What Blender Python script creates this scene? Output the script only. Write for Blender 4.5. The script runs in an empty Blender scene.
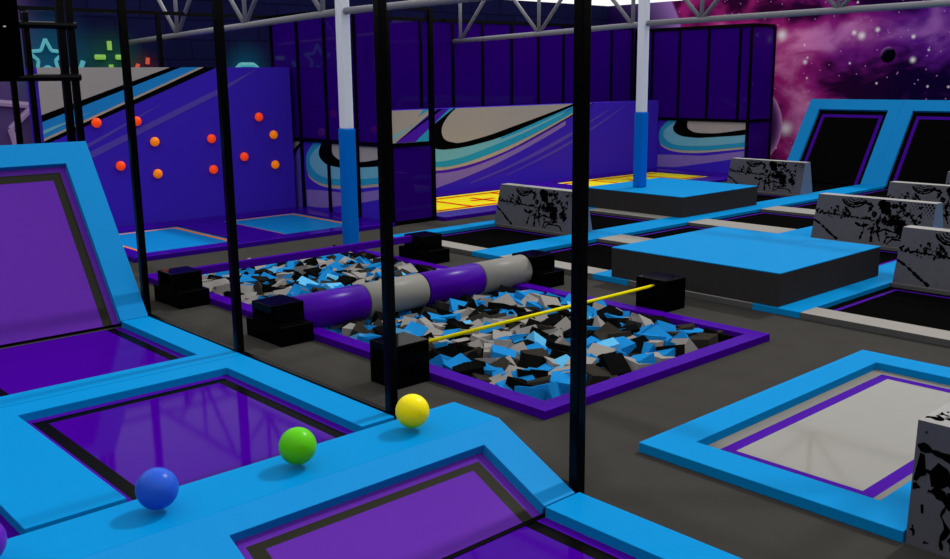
import bpy, bmesh, math, random
from mathutils import Matrix, Vector
random.seed(7)
SC = bpy.context.scene
COL = SC.collection
PI = math.pi

# ------------------------------------------------------------------ materials
def s2l(c):
    c /= 255.0
    return c / 12.92 if c <= 0.04045 else ((c + 0.055) / 1.055) ** 2.4
def lin(rgb, L=1.0):
    return tuple(min(0.95, s2l(c) / L) for c in rgb) + (1.0,)

def mat(name, rgb, L=1.3, rough=0.5, spec=0.5, vary=0.06, scale=6.0, bump=0.0, bscale=200.0, emit=0.0, metal=0.0):
    m = bpy.data.materials.new(name); m.use_nodes = True
    nt = m.node_tree; b = nt.nodes['Principled BSDF']
    col = lin(rgb, L)
    b.inputs['Roughness'].default_value = rough
    b.inputs['Specular IOR Level'].default_value = SPECS.get(name, 0.012)
    b.inputs['Metallic'].default_value = metal
    tc = nt.nodes.new('ShaderNodeTexCoord')
    nz = nt.nodes.new('ShaderNodeTexNoise'); nz.inputs['Scale'].default_value = scale; nz.inputs['Detail'].default_value = 4
    nt.links.new(tc.outputs['Object'], nz.inputs['Vector'])
    mr = nt.nodes.new('ShaderNodeMapRange')
    mr.inputs['To Min'].default_value = 1 - vary; mr.inputs['To Max'].default_value = 1 + vary
    nt.links.new(nz.outputs['Fac'], mr.inputs['Value'])
    hs = nt.nodes.new('ShaderNodeHueSaturation'); hs.inputs['Color'].default_value = col
    nt.links.new(mr.outputs['Result'], hs.inputs['Value'])
    nt.links.new(hs.outputs['Color'], b.inputs['Base Color'])
    if emit:
        nt.links.new(hs.outputs['Color'], b.inputs['Emission Color']); b.inputs['Emission Strength'].default_value = emit
    if bump:
        n2 = nt.nodes.new('ShaderNodeTexNoise'); n2.inputs['Scale'].default_value = bscale; n2.inputs['Detail'].default_value = 3
        nt.links.new(tc.outputs['Object'], n2.inputs['Vector'])
        bp = nt.nodes.new('ShaderNodeBump'); bp.inputs['Strength'].default_value = bump; bp.inputs['Distance'].default_value = 0.01
        nt.links.new(n2.outputs['Fac'], bp.inputs['Height']); nt.links.new(bp.outputs['Normal'], b.inputs['Normal'])
    return m

SPECS = dict(black_bed=0.0, matte_black=0.0, barrier_ink=0.0, black_band=0.01, carpet_grey=0.0, charcoal_side=0.0, foam_black=0.0, foam_taupe=0.0, purple_bed=.016, purple_slope_bed_lit=.02, pale_grey_bed=.1, gloss_black=.022, black_post=.08, purple_gloss_panel=.12, purple_pad=.006, roller_purple=.05, roller_grey=.04, purple_frame_pad=.12, grey_steel=.3,
             ball_blue=.12, ball_green=.12, ball_yellow=.12, ball_purple=.2, white_post=.1, hold_red=.2, hold_orange=.2, blue_bed=.04)
M = {}
M['floor'] = mat('carpet_grey', (66, 64, 61), 1.2, 0.85, 0.25, 0.12, 3.0, 0.35, 160)
M['blue'] = mat('blue_vinyl', (5, 147, 220), 1.33, 0.45, 0.4, 0.03)
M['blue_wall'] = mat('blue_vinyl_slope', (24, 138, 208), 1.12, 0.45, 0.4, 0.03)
M['blue_dark'] = mat('blue_post_pad', (4, 98, 190), 0.85, 0.4, 0.4, 0.03)
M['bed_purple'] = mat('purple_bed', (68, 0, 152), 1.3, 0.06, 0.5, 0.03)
M['bed_slope_lit'] = mat('purple_slope_bed_lit', (96, 44, 162), 1.15, 0.12, 0.5, 0.03)  # lighter than the flat beds: sky reflection put into the colour
M['band_slope_lit'] = mat('black_band_slope_lit', (44, 44, 36), 1.15, 0.4, 0.5, 0.05)  # black band lightened for the slope, sky sheen in its colour
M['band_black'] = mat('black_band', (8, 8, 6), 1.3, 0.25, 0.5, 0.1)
M['bed_black'] = mat('black_bed', (11, 10, 10), 1.3, 0.6, 0.3, 0.1)
M['purple_line'] = mat('purple_line', (74, 8, 160), 1.3, 0.4, 0.4)
M['bed_white'] = mat('pale_grey_bed', (150, 148, 141), 1.3, 0.07, 0.5, 0.03)
M['margin_grey'] = mat('grey_margin', (135, 133, 128), 1.3, 0.4, 0.4, 0.05)
M['grey_pad'] = mat('grey_pad', (160, 156, 150), 1.3, 0.5, 0.4, 0.05)
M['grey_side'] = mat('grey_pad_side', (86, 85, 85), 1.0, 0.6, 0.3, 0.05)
M['purple_pad'] = mat('purple_pad', (70, 2, 156), 1.25, 0.25, 0.5, 0.04)
M['roller_purple'] = mat('roller_purple', (70, 2, 156), 1.15, 0.3, 0.5, 0.04)
M['roller_grey'] = mat('roller_grey', (138, 136, 130), 1.2, 0.35, 0.5, 0.04)
M['purple_frame'] = mat('purple_frame_pad', (55, 0, 150), 1.1, 0.2, 0.4, 0.05)
M['bed_blue'] = mat('blue_bed', (10, 138, 215), 1.2, 0.3, 0.4, 0.03)
M['orange'] = mat('orange_band', (216, 112, 0), 0.9, 0.5, 0.3, 0.05)
M['bed_yellow'] = mat('yellow_bed', (250, 232, 0), 1.15, 0.35, 0.4, 0.02)
M['red_line'] = mat('red_line', (215, 26, 4), 1.0, 0.5, 0.3, 0.05)
M['char'] = mat('charcoal_side', (44, 42, 42), 0.75, 0.8, 0.25, 0.08, 8, 0.2, 150)
M['black_gloss'] = mat('gloss_black', (4, 4, 4), 1.0, 0.06, 0.4, 0.1)
M['black_post'] = mat('black_post', (4, 4, 5), 1.0, 0.22, 0.45, 0.2, 10)
M['black_matte'] = mat('matte_black', (3, 3, 3), 1.0, 0.7, 0.2, 0.1)
M['white_post'] = mat('white_post', (178, 181, 190), 0.62, 0.5, 0.4, 0.02)
M['steel'] = mat('grey_steel', (112, 112, 118), 0.75, 0.45, 0.5, 0.06)
M['panel'] = mat('purple_gloss_panel', (30, 0, 84), 0.5, 0.03, 0.5, 0.03)
M['w_purple'] = mat('wall_purple', (46, 27, 143), 0.5, 0.45, 0.3, 0.03, 1.0)
M['w_grey'] = mat('wall_grey', (138, 132, 128), 0.6, 0.5, 0.3, 0.03)
M['w_black'] = mat('wall_black', (3, 3, 3), 0.6, 0.5, 0.3)
M['w_teal'] = mat('wall_teal', (32, 128, 160), 0.6, 0.5, 0.3, 0.03)
M['w_cyan'] = mat('wall_cyan', (92, 150, 166), 0.6, 0.5, 0.3, 0.06)
M['w_blue'] = mat('wall_blue', (28, 112, 172), 0.6, 0.5, 0.3, 0.03)
M['w_beige'] = mat('wall_beige', (150, 136, 122), 0.6, 0.5, 0.3, 0.03)
M['w_lav'] = mat('wall_lavender', (112, 92, 152), 0.6, 0.5, 0.3, 0.1)
M['w_lav2'] = mat('wall_lavender_dim', (74, 58, 146), 0.6, 0.5, 0.3, 0.1)
M['w_purple2'] = mat('wall_purple_bright', (62, 22, 150), 0.6, 0.5, 0.3, 0.05)
M['hold_red'] = mat('hold_red', (236, 52, 10), 0.6, 0.45, 0.4, 0.03, emit=0.45)  # emission adds a slight glow; the hold is no lamp
M['hold_orange'] = mat('hold_orange', (226, 112, 3), 0.75, 0.45, 0.4, 0.03, emit=0.35)  # faint glow added by emission here too
M['f_blue'] = mat('foam_blue', (24, 132, 204), 1.2, 0.7, 0.25, 0.05)
M['f_black'] = mat('foam_black', (16, 16, 16), 1.2, 0.75, 0.25, 0.1)
M['f_grey'] = mat('foam_grey', (148, 144, 140), 1.2, 0.75, 0.25, 0.05)
M['f_blue_lit'] = mat('foam_blue_lit', (96, 186, 236), 1.2, 0.7, 0.25, 0.05)  # blue foam with sunlit brightness painted into its colour
M['f_taupe'] = mat('foam_taupe', (52, 49, 44), 1.2, 0.75, 0.25, 0.08)
M['yellow_line'] = mat('yellow_webbing', (232, 218, 8), 1.1, 0.5, 0.3, 0.05)
M['ball_blue'] = mat('ball_blue', (34, 84, 196), 0.95, 0.3, 0.5, 0.04)
M['ball_green'] = mat('ball_green', (86, 190, 14), 0.95, 0.3, 0.5, 0.04)
M['ball_yellow'] = mat('ball_yellow', (240, 222, 14), 0.95, 0.3, 0.5, 0.04)
M['ball_purple'] = mat('ball_purple', (92, 30, 170), 0.95, 0.3, 0.5, 0.04)
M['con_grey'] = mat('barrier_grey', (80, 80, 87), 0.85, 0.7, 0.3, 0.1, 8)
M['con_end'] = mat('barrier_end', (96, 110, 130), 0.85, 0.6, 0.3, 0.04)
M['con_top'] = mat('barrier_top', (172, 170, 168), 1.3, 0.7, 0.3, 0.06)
M['ink'] = mat('barrier_ink', (4, 4, 4), 1.0, 0.7, 0.2)
M['dark_wall'] = mat('dark_wall', (34, 34, 46), 0.7, 0.8, 0.2, 0.1)

def neon(name, rgb, st):
    m = bpy.data.materials.new(name); m.use_nodes = True
    b = m.node_tree.nodes['Principled BSDF']
    tc = m.node_tree.nodes.new('ShaderNodeTexCoord'); nz = m.node_tree.nodes.new('ShaderNodeTexNoise')
    nz.inputs['Scale'].default_value = 3
    m.node_tree.links.new(tc.outputs['Object'], nz.inputs['Vector'])
    hs = m.node_tree.nodes.new('ShaderNodeHueSaturation'); hs.inputs['Color'].default_value = lin(rgb)
    m.node_tree.links.new(nz.outputs['Fac'], hs.inputs['Value']); hs.inputs['Fac'].default_value = 0.3
    m.node_tree.links.new(hs.outputs['Color'], b.inputs['Emission Color'])
    b.inputs['Base Color'].default_value = (0.05, 0.05, 0.05, 1); b.inputs['Emission Strength'].default_value = st
    return m
M['neon_cyan'] = neon('neon_cyan', (70, 170, 180), 0.9)
M['neon_green'] = neon('neon_green', (130, 190, 70), 0.9)
M['neon_red'] = neon('neon_red', (220, 70, 30), 0.8)
M['neon_lav'] = neon('neon_lavender', (150, 120, 170), 0.5)

class NG:                       # tiny helper for math-heavy node graphs
    def __init__(s, m): s.nt = m.node_tree
    def n(s, t, **k):
        o = s.nt.nodes.new(t)
        for a, v in k.items(): setattr(o, a, v)
        return o
    def put(s, sock, v):
        if isinstance(v, bpy.types.NodeSocket): s.nt.links.new(v, sock)
        else: sock.default_value = v
    def m(s, op, a, b=0.0, c=0.0):
        o = s.n('ShaderNodeMath', operation=op); s.put(o.inputs[0], a); s.put(o.inputs[1], b)
        if op in ('MULTIPLY_ADD', 'SMOOTH_MIN', 'SMOOTH_MAX'): s.put(o.inputs[2], c)
        return o.outputs[0]
    def mr(s, v, a, b, c=0.0, d=1.0, smooth=True):
        o = s.n('ShaderNodeMapRange'); o.interpolation_type = 'SMOOTHSTEP' if smooth else 'LINEAR'
        s.put(o.inputs['Value'], v)
        for k, q in zip(('From Min', 'From Max', 'To Min', 'To Max'), (a, b, c, d)): o.inputs[k].default_value = q
        return o.outputs['Result']
    def mix(s, f, a, b, blend='MIX'):
        o = s.n('ShaderNodeMix', data_type='RGBA', blend_type=blend); o.clamp_factor = True
        s.put(o.inputs[0], f); s.put(o.inputs[6], a); s.put(o.inputs[7], b); return o.outputs[2]
    def dist(s, x, z, cx, cz):
        dx = s.m('SUBTRACT', x, cx); dz = s.m('SUBTRACT', z, cz)
        return s.m('SQRT', s.m('ADD', s.m('MULTIPLY', dx, dx), s.m('MULTIPLY', dz, dz)))

def brick_mat():
    m = bpy.data.materials.new('dark_painted_brick'); m.use_nodes = True
    g = NG(m); nt = m.node_tree; b = nt.nodes['Principled BSDF']
    tc = g.n('ShaderNodeTexCoord'); sp = g.n('ShaderNodeSeparateXYZ'); nt.links.new(tc.outputs['Object'], sp.inputs[0])
    cb = g.n('ShaderNodeCombineXYZ'); nt.links.new(sp.outputs['Y'], cb.inputs[0]); nt.links.new(sp.outputs['Z'], cb.inputs[1])
    br = g.n('ShaderNodeTexBrick'); nt.links.new(cb.outputs[0], br.inputs['Vector'])
    br.inputs['Scale'].default_value = 1.0; br.inputs['Brick Width'].default_value = 1.1; br.inputs['Row Height'].default_value = 0.42
    br.inputs['Mortar Size'].default_value = 0.025; br.inputs['Mortar Smooth'].default_value = 0.6
    br.inputs['Color1'].default_value = lin((19, 20, 54), 0.5); br.inputs['Color2'].default_value = lin((15, 16, 46), 0.5)
    br.inputs['Mortar'].default_value = lin((9, 9, 34), 0.5)
    nz = g.n('ShaderNodeTexNoise'); nz.inputs['Scale'].default_value = 2.0; nt.links.new(tc.outputs['Object'], nz.inputs['Vector'])
    c = g.mix(g.m('MULTIPLY', nz.outputs['Fac'], 0.5), br.outputs['Color'], lin((8, 8, 26), 0.5))
    # lavender tint at far left; neon glow painted into the brick as soft halos
    y, z = sp.outputs['Y'], sp.outputs['Z']
    c = g.mix(g.m('MULTIPLY', g.mr(y, 6.9, 6.0), 0.85), c, lin((76, 58, 104), 0.55))
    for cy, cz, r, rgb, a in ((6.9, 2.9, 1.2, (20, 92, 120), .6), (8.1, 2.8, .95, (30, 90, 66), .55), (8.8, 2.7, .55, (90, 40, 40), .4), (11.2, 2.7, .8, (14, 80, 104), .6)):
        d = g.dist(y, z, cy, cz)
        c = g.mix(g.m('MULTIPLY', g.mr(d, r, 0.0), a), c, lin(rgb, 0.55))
    nt.links.new(c, b.inputs['Base Color']); b.inputs['Roughness'].default_value = 0.8
    b.inputs['Specular IOR Level'].default_value = 0.0
    return m
M['brick'] = brick_mat()

def galaxy_mat():
    m = bpy.data.materials.new('space_mural'); m.use_nodes = True
    g = NG(m); nt = m.node_tree; b = nt.nodes['Principled BSDF']
    tc = g.n('ShaderNodeTexCoord'); sp = g.n('ShaderNodeSeparateXYZ'); nt.links.new(tc.outputs['Object'], sp.inputs[0])
    x, z = sp.outputs['X'], sp.outputs['Z']
    cb = g.n('ShaderNodeCombineXYZ'); nt.links.new(x, cb.inputs[0]); nt.links.new(z, cb.inputs[1])
    def noise(sc, det, dist, off):
        mp = g.n('ShaderNodeMapping'); nt.links.new(cb.outputs[0], mp.inputs['Vector'])
        mp.inputs['Location'].default_value = (off, off * .7, 0); mp.inputs['Scale'].default_value = (0.75, 1.25, 1)
        n = g.n('ShaderNodeTexNoise'); n.inputs['Scale'].default_value = sc; n.inputs['Detail'].default_value = det; n.inputs['Distortion'].default_value = dist
        nt.links.new(mp.outputs[0], n.inputs['Vector']); return n.outputs['Fac']
    n1 = noise(0.7, 8, 0.9, 3.0); n2 = noise(1.6, 7, 0.5, 9.0); n3 = noise(0.5, 4, 0.3, 1.0)
    hue = g.mr(g.m('ADD', x, g.m('MULTIPLY', g.m('SUBTRACT', n3, 0.5), 4.0)), -14.2, -10.2)      # magenta left, violet right
    midc = g.mix(hue, lin((150, 30, 108), .78), lin((78, 22, 118), .78))
    hic = g.mix(hue, lin((206, 120, 170), .78), lin((140, 84, 160), .78))
    darkc = g.mix(hue, lin((44, 6, 44), .78), lin((16, 4, 44), .78))
    band = None                                     # bright cloud lane and dark pockets
    f = g.m('ADD', n1, g.m('MULTIPLY', g.m('SUBTRACT', n2, 0.5), 0.5))
    def blob(cx, cz, rx, rz, amt, f):
        dx = g.m('DIVIDE', g.m('SUBTRACT', x, cx), rx); dz = g.m('DIVIDE', g.m('SUBTRACT', z, cz), rz)
        d = g.m('ADD', g.m('MULTIPLY', dx, dx), g.m('MULTIPLY', dz, dz))
        e = g.m('POWER', 2.718, g.m('MULTIPLY', d, -1.0))
        return g.m('ADD', f, g.m('MULTIPLY', e, amt))
    for a in ((-13.1, 3.3, .75, .45, .3), (-11.7, 3.45, 1.3, .5, .2), (-13.8, 2.6, .5, 1.1, .17), (-13.3, 1.2, .5, .8, .24), (-9.7, 3.5, 1.2, .7, .12),
              (-12.0, 2.35, 1.3, .55, -.26), (-10.2, 2.1, 1.6, .35, -.16), (-15.8, 4.5, 1.4, .35, -.16), (-13.3, 4.05, 1.4, .22, -.2), (-10.5, 4.4, 2.0, .3, -.1)):
        f = blob(*a, f)
    c = g.mix(g.mr(f, 0.32, 0.58), darkc, midc)
    c = g.mix(g.mr(f, 0.54, 0.88), c, hic)
    # stars
    def stars(sc, thr, keep, col, c):
        v = g.n('ShaderNodeTexVoronoi'); v.inputs['Scale'].default_value = sc; nt.links.new(cb.outputs[0], v.inputs['Vector'])
        v.voronoi_dimensions = '2D'
        sc3 = g.n('ShaderNodeSeparateColor'); nt.links.new(v.outputs['Color'], sc3.inputs[0])
        k = g.m('MULTIPLY', g.mr(v.outputs['Distance'], thr, 0.0), g.m('GREATER_THAN', sc3.outputs[0], keep))
        return g.mix(k, c, col), k
    c, k1 = stars(4.0, 0.11, 0.6, lin((190, 120, 200), .78), c)
    c, k2 = stars(1.6, 0.075, 0.6, lin((240, 200, 245), .78), c)
    glow = 0.0
    for cx, cz, r in ((-13.97, 3.52, .3), (-13.25, 2.8, .12), (-11.75, 3.42, .2), (-11.95, 3.5, .13), (-11.35, 3.55, .12), (-10.42, 2.8, .14), (-10.45, 3.35, .1), (-13.7, 1.05, .38)):
        d = g.dist(x, z, cx, cz); k = g.mr(d, r, 0.0); k = g.m('MULTIPLY', k, k)
        c = g.mix(k, c, (0.95, 0.85, 0.9, 1)); glow = g.m('ADD', glow, g.m('MULTIPLY', k, 0.25))
    # planets
    def planet(cx, cz, r, lx, lz, dark, lit, p, c):
        d = g.dist(x, z, cx, cz); ins = g.mr(d, r, r * 0.97 if r > .5 else r * .9)
        # lit limb: position along the light direction
        t = g.m('DIVIDE', g.m('ADD', g.m('MULTIPLY', g.m('SUBTRACT', x, cx), lx), g.m('MULTIPLY', g.m('SUBTRACT', z, cz), lz)), r)
        rad = g.m('POWER', g.m('DIVIDE', d, r), p)
        k = g.m('MULTIPLY', rad, g.mr(t, 0.1, 1.0))
        return g.mix(ins, c, g.mix(k, dark, lit))
    c = planet(-20.2, 2.9, 3.15, .8, .6, lin((22, 6, 60), .78), lin((150, 110, 180), .78), 4, c)
    c = planet(-15.0, 1.1, 1.2, 1.0, 0.0, lin((50, 10, 76), .78), lin((226, 150, 210), .78), 14, c)
    c = planet(-11.04, 2.93, 0.2, -.5, .86, (0.002, 0.001, 0.006, 1), lin((160, 110, 190), .78), 5, c)
    nt.links.new(c, b.inputs['Base Color']); nt.links.new(c, b.inputs['Emission Color'])
    b.inputs['Emission Strength'].default_value = 0.06  # faint self-glow added to brighten the printed wall
    b.inputs['Roughness'].default_value = 0.6; b.inputs['Specular IOR Level'].default_value = 0.0
    return m
M['galaxy'] = galaxy_mat()

# ------------------------------------------------------------------ mesh builder
class MB:
    def __init__(s, f=None): s.v = []; s.fc = []; s.mi = []; s.f = f
    def add(s, verts, faces, mi=0):
        o = len(s.v)
        for p in verts: s.v.append(tuple(s.f(*p)) if s.f else tuple(p))
        for f in faces: s.fc.append([i + o for i in f]); s.mi.append(mi)
        return s
    def box(s, x0, x1, y0, y1, z0, z1, mi=0, top=None):
        v = [(x, y, z) for z in (z0, z1) for y in (y0, y1) for x in (x0, x1)]
        s.add(v, [(0, 2, 3, 1), (0, 1, 5, 4), (1, 3, 7, 5), (3, 2, 6, 7), (2, 0, 4, 6)], mi)
        s.fc.append([len(s.v) - 8 + i for i in (4, 5, 7, 6)]); s.mi.append(mi if top is None else top)
        return s
    def poly(s, pts, mi=0): return s.add(pts, [tuple(range(len(pts)))], mi)
    def hexa(s, b, t, mi=0):        # bottom ring of four, top ring of four
        return s.add(list(b) + list(t), [(3, 2, 1, 0), (4, 5, 6, 7), (0, 1, 5, 4), (1, 2, 6, 5), (2, 3, 7, 6), (3, 0, 4, 7)], mi)
    def tube(s, a, b, r, n=10, mi=0, cap=True):
        a, b = Vector(a), Vector(b); d = (b - a).normalized()
        u = d.orthogonal().normalized(); w = d.cross(u); v = []
        for p in (a, b):
            for i in range(n):
                t = 2 * PI * i / n; v.append(p + u * math.cos(t) * r + w * math.sin(t) * r)
        f = [(i, (i + 1) % n, n + (i + 1) % n, n + i) for i in range(n)]
        if cap: f += [tuple(range(n))[::-1], tuple(range(n, 2 * n))]
        return s.add([tuple(q) for q in v], f, mi)
    def ring(s, x0, x1, y0, y1, a0, a1, b0, b1, z0, z1, mi=0):
        """rectangular slab with a rectangular opening; a side of no width is left open"""
        xs = [x0, a0, a1, x1]; ys = [y0, b0, b1, y1]
        ok = lambda i, j: 0 <= i < 3 and 0 <= j < 3 and not (i == 1 and j == 1) and xs[i + 1] - xs[i] > 1e-5 and ys[j + 1] - ys[j] > 1e-5
        for i in range(3):
            for j in range(3):
                if not ok(i, j): continue
                X0, X1, Y0, Y1 = xs[i], xs[i + 1], ys[j], ys[j + 1]
                s.add([(X0, Y0, z1), (X1, Y0, z1), (X1, Y1, z1), (X0, Y1, z1)], [(0, 1, 2, 3)], mi)
                s.add([(X0, Y0, z0), (X1, Y0, z0), (X1, Y1, z0), (X0, Y1, z0)], [(3, 2, 1, 0)], mi)
                for di, dj, p, q in ((-1, 0, (X0, Y1), (X0, Y0)), (1, 0, (X1, Y0), (X1, Y1)), (0, -1, (X0, Y0), (X1, Y0)), (0, 1, (X1, Y1), (X0, Y1))):
                    if not ok(i + di, j + dj):
                        s.add([(*p, z0), (*q, z0), (*q, z1), (*p, z1)], [(0, 1, 2, 3)], mi)
        return s
    def build(s, name, mats, parent=None, bevel=0.0, smooth=False, seg=2, loc=None):
        me = bpy.data.meshes.new(name)
        v = s.v
        if loc: v = [(a - loc[0], b - loc[1], c - loc[2]) for a, b, c in v]
        me.from_pydata(v, [], s.fc)
        if not isinstance(mats, (list, tuple)): mats = [mats]
        for m in mats: me.materials.append(m)
        for p, i in zip(me.polygons, s.mi): p.material_index = i
        bm = bmesh.new(); bm.from_mesh(me)
        bmesh.ops.remove_doubles(bm, verts=bm.verts, dist=1e-5)
        bmesh.ops.recalc_face_normals(bm, faces=bm.faces)
        bm.to_mesh(me); bm.free()
        if smooth:
            for p in me.polygons: p.use_smooth = True
        o = bpy.data.objects.new(name, me); COL.objects.link(o)
        if loc: o.location = loc
        if parent:
            o.parent = parent
            o.matrix_parent_inverse = Matrix.Translation(parent.location).inverted()
        if bevel:
            b = o.modifiers.new('bevel', 'BEVEL'); b.width = bevel; b.segments = seg; b.limit_method = 'ANGLE'; b.angle_limit = math.radians(40)
        return o

def tag(o, label, cat=None, group=None, kind=None):
    if label: o['label'] = label
    if cat: o['category'] = cat
    if group: o['group'] = group
    if kind: o['kind'] = kind
    return o
def empty(name, loc, label, cat, group=None):
    o = bpy.data.objects.new(name, None); COL.objects.link(o); o.location = loc; o.empty_display_size = 0.2
    return tag(o, label, cat, group)
def struct(o): o['kind'] = 'structure'; return o

# ------------------------------------------------------------------ setting
PIT = (-11.74, -4.64, 4.90, 8.02)          # outer edge of the purple rim
PW = 0.17
pin = (PIT[0] + PW, PIT[1] - PW, PIT[2] + PW, PIT[3] - PW)
fl = MB(); fl.ring(-20.0, 8.0, -6.0, 23.9, pin[0], pin[1], pin[2], pin[3], -0.3, 0.0)
struct(fl.build('floor', M['floor']))
b = MB().box(-20.2, -20.0, -6.0, 24.1, -0.3, 4.62)
struct(b.build('wall_back', M['brick']))
b = MB().box(-20.0, 8.0, 23.9, 24.1, -0.3, 4.62)
struct(b.build('wall_right', M['galaxy']))
b = MB().box(8.0, 8.2, -6.0, 24.1, -0.3, 4.62)
struct(b.build('wall_front', M['dark_wall']))
b = MB().box(-20.2, 8.2, -6.2, -6.0, -0.3, 4.62)
struct(b.build('wall_left', M['dark_wall']))

# ------------------------------------------------------------------ generic trampoline
def trampoline(name, label, cat, group, outer, opening, mats, bands, pt=0.07, bz=0.006, f=None, loc=None, open_bed=None, padkeys=None):
    """pad ring + nested flat bands + bed; bands = [(part, material, width)] from the opening inwards.
    open sides (no pad) get no band there either"""
    x0, x1, y0, y1 = outer; a0, a1, b0, b1 = opening
    loc = loc or ((x0 + x1) / 2, (y0 + y1) / 2, 0)
    root = empty(name, loc, label, cat, group)
    MB(f).ring(x0, x1, y0, y1, a0, a1, b0, b1, 0.0, pt).build('pad', mats['pad'], root, bevel=0.004)
    ex0, ex1, ey0, ey1 = (x0 == a0), (x1 == a1), (y0 == b0), (y1 == b1)
    r = [a0, a1, b0, b1]
    for part, mt, w in bands:
        wu, wv = w if isinstance(w, tuple) else (w, w)
        q = [r[0] + (0 if ex0 else wu), r[1] - (0 if ex1 else wu), r[2] + (0 if ey0 else wv), r[3] - (0 if ey1 else wv)]
        MB(f).ring(*r, *q, bz - 0.005, bz).build(part, mt, root)
        r = q
    bed = MB(f).box(r[0], r[1], r[2], r[3], bz - 0.005, bz)
    bed.build('bed', mats['bed'], root)
    return root, r

# ------------------------------------------------------------------ purple trampolines left of the fence
PURP = dict(pad=M['blue'], bed=M['bed_purple'])
PB = [('edge_strip', M['purple_line'], 0.07), ('black_band', M['band_black'], 0.095)]
PURPW = dict(pad=M['blue_wall'], bed=M['bed_slope_lit'])
PBW = [('edge_strip', M['bed_slope_lit'], 0.07), ('black_band', M['band_slope_lit'], 0.095)]
YA = (1.44, 4.03, 2.02, 3.735); YB = (-0.58, 1.44, -0.28, 1.44)
trampoline('flat_trampoline', 'purple trampoline with blue pads at the foot of the tall blue sloped trampoline', 'trampoline', 'purple trampolines by the fence',
           (-9.56, -7.585, *YA[:2]), (-9.56, -7.86, *YA[2:]), PURP, PB)
trampoline('flat_trampoline', 'purple trampoline with blue pads directly behind the row of coloured balls', 'trampoline', 'purple trampolines by the fence',
           (-7.575, -5.33, *YA[:2]), (-7.31, -5.33, *YA[2:]), PURP, PB)
trampoline('flat_trampoline', 'purple trampoline corner behind the purple ball at the left edge', 'trampoline', 'purple trampolines by the fence',
           (-7.575, -5.33, *YB[:2]), (-7.31, -5.33, *YB[2:]), PURP, PB)
trampoline('flat_trampoline', 'purple trampoline with blue pads in the bottom foreground beside the rightmost fence post', 'trampoline', 'purple trampolines by the fence',
           (-3.53, -1.0, *YA[:2]), (-3.53, -1.45, *YA[2:]), PURP, PB)

def slope_frame(foot, top, base_z=0.07):
    fx, fz = foot; tx, tz = top
    L = math.hypot(tx - fx, tz - fz); ux, uz = (tx - fx) / L, (tz - fz) / L
    nx, nz = (-uz, ux) if ux > 0 else (uz, -ux)
    if nz < 0: nx, nz = -nx, -nz
    # w = pad thickness axis; pad top (w = 0.07) lies on the foot-top line
    return L, (lambda u, v, w: (fx + ux * u + nx * (w - 0.07), v, fz + uz * u + nz * (w - 0.07)))

L, F = slope_frame((-9.565, 0.07), (-10.86, 1.85))
for ya, lab in ((YA, 'tall blue sloped trampoline with purple bed at the left edge by the fence'), (YB, 'second tall blue sloped trampoline with purple bed, beyond the left edge')):
    if ya is YB: continue
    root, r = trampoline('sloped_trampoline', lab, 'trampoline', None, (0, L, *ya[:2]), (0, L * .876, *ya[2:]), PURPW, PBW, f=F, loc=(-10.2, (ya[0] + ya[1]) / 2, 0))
    s = MB(); y0, y1 = ya[0] + .01, ya[1] - .01
    p = [F(0.06, 0, 0), F(L - .02, 0, 0), (-11.0, 0, 1.78), (-11.05, 0, 0.0), (-9.72, 0, 0.0)]
    n = len(p); s.add([(a, y0, c) for a, _, c in p] + [(a, y1, c) for a, _, c in p],
                      [tuple(range(n)), tuple(range(n, 2 * n))[::-1]] + [(i, (i + 1) % n, n + (i + 1) % n, n + i) for i in range(n)])
    s.build('support', M['black_matte'], root)

# low ridge in the foreground: flat top strip, sloped bed towards the camera
L2, F2 = slope_frame((-3.535, 0.072), (-4.19, 0.37))
for ya, lab in (((-0.6, 4.0, 2.02, 3.735), 'low blue ridge carrying the coloured balls, purple bed on its near slope'),):
    yy0, yy1 = ya[0], ya[1]
    root, r = trampoline('sloped_trampoline', lab, 'trampoline', None, (0.0, L2, yy0, yy1), (0.0, L2 * .775, ya[2], ya[3]), PURPW, [('edge_strip', M['bed_slope_lit'], (0.055, 0.07)), ('black_band', M['band_slope_lit'], (0.05, 0.085))], f=F2, loc=(-4.2, (ya[0] + ya[1]) / 2, 0))
    s = MB()
    prof = [(-4.19, .37), (-4.62, .37), (-5.17, .07), (-5.17, .0), (-4.19, .0)]
    n = 5; s.add([(a, yy0, c) for a, c in prof] + [(a, yy1, c) for a, c in prof],
                 [tuple(range(n)), tuple(range(n, 2 * n))[::-1]] + [(i, (i + 1) % n, n + (i + 1) % n, n + i) for i in range(n)])
    s.build('ridge_pad', M['blue'], root, bevel=0.006)
    s = MB(); s.add([(-4.18, yy0, .28), (-4.18, yy0, 0), (-3.6, yy0, 0), (-3.6, yy0, .02), (-4.18, yy1, .28), (-4.18, yy1, 0), (-3.6, yy1, 0), (-3.6, yy1, .02)],
                    [(0, 1, 2, 3), (7, 6, 5, 4), (0, 3, 7, 4), (1, 5, 6, 2), (0, 4, 5, 1), (3, 2, 6, 7)])
    s.build('support', M['black_matte'], root)
    s = MB(); s.box(-3.556, -3.5305, ya[2], ya[3] + .25, .0, .011)
    s.build('hinge_strip', M['band_black'], root)

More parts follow.
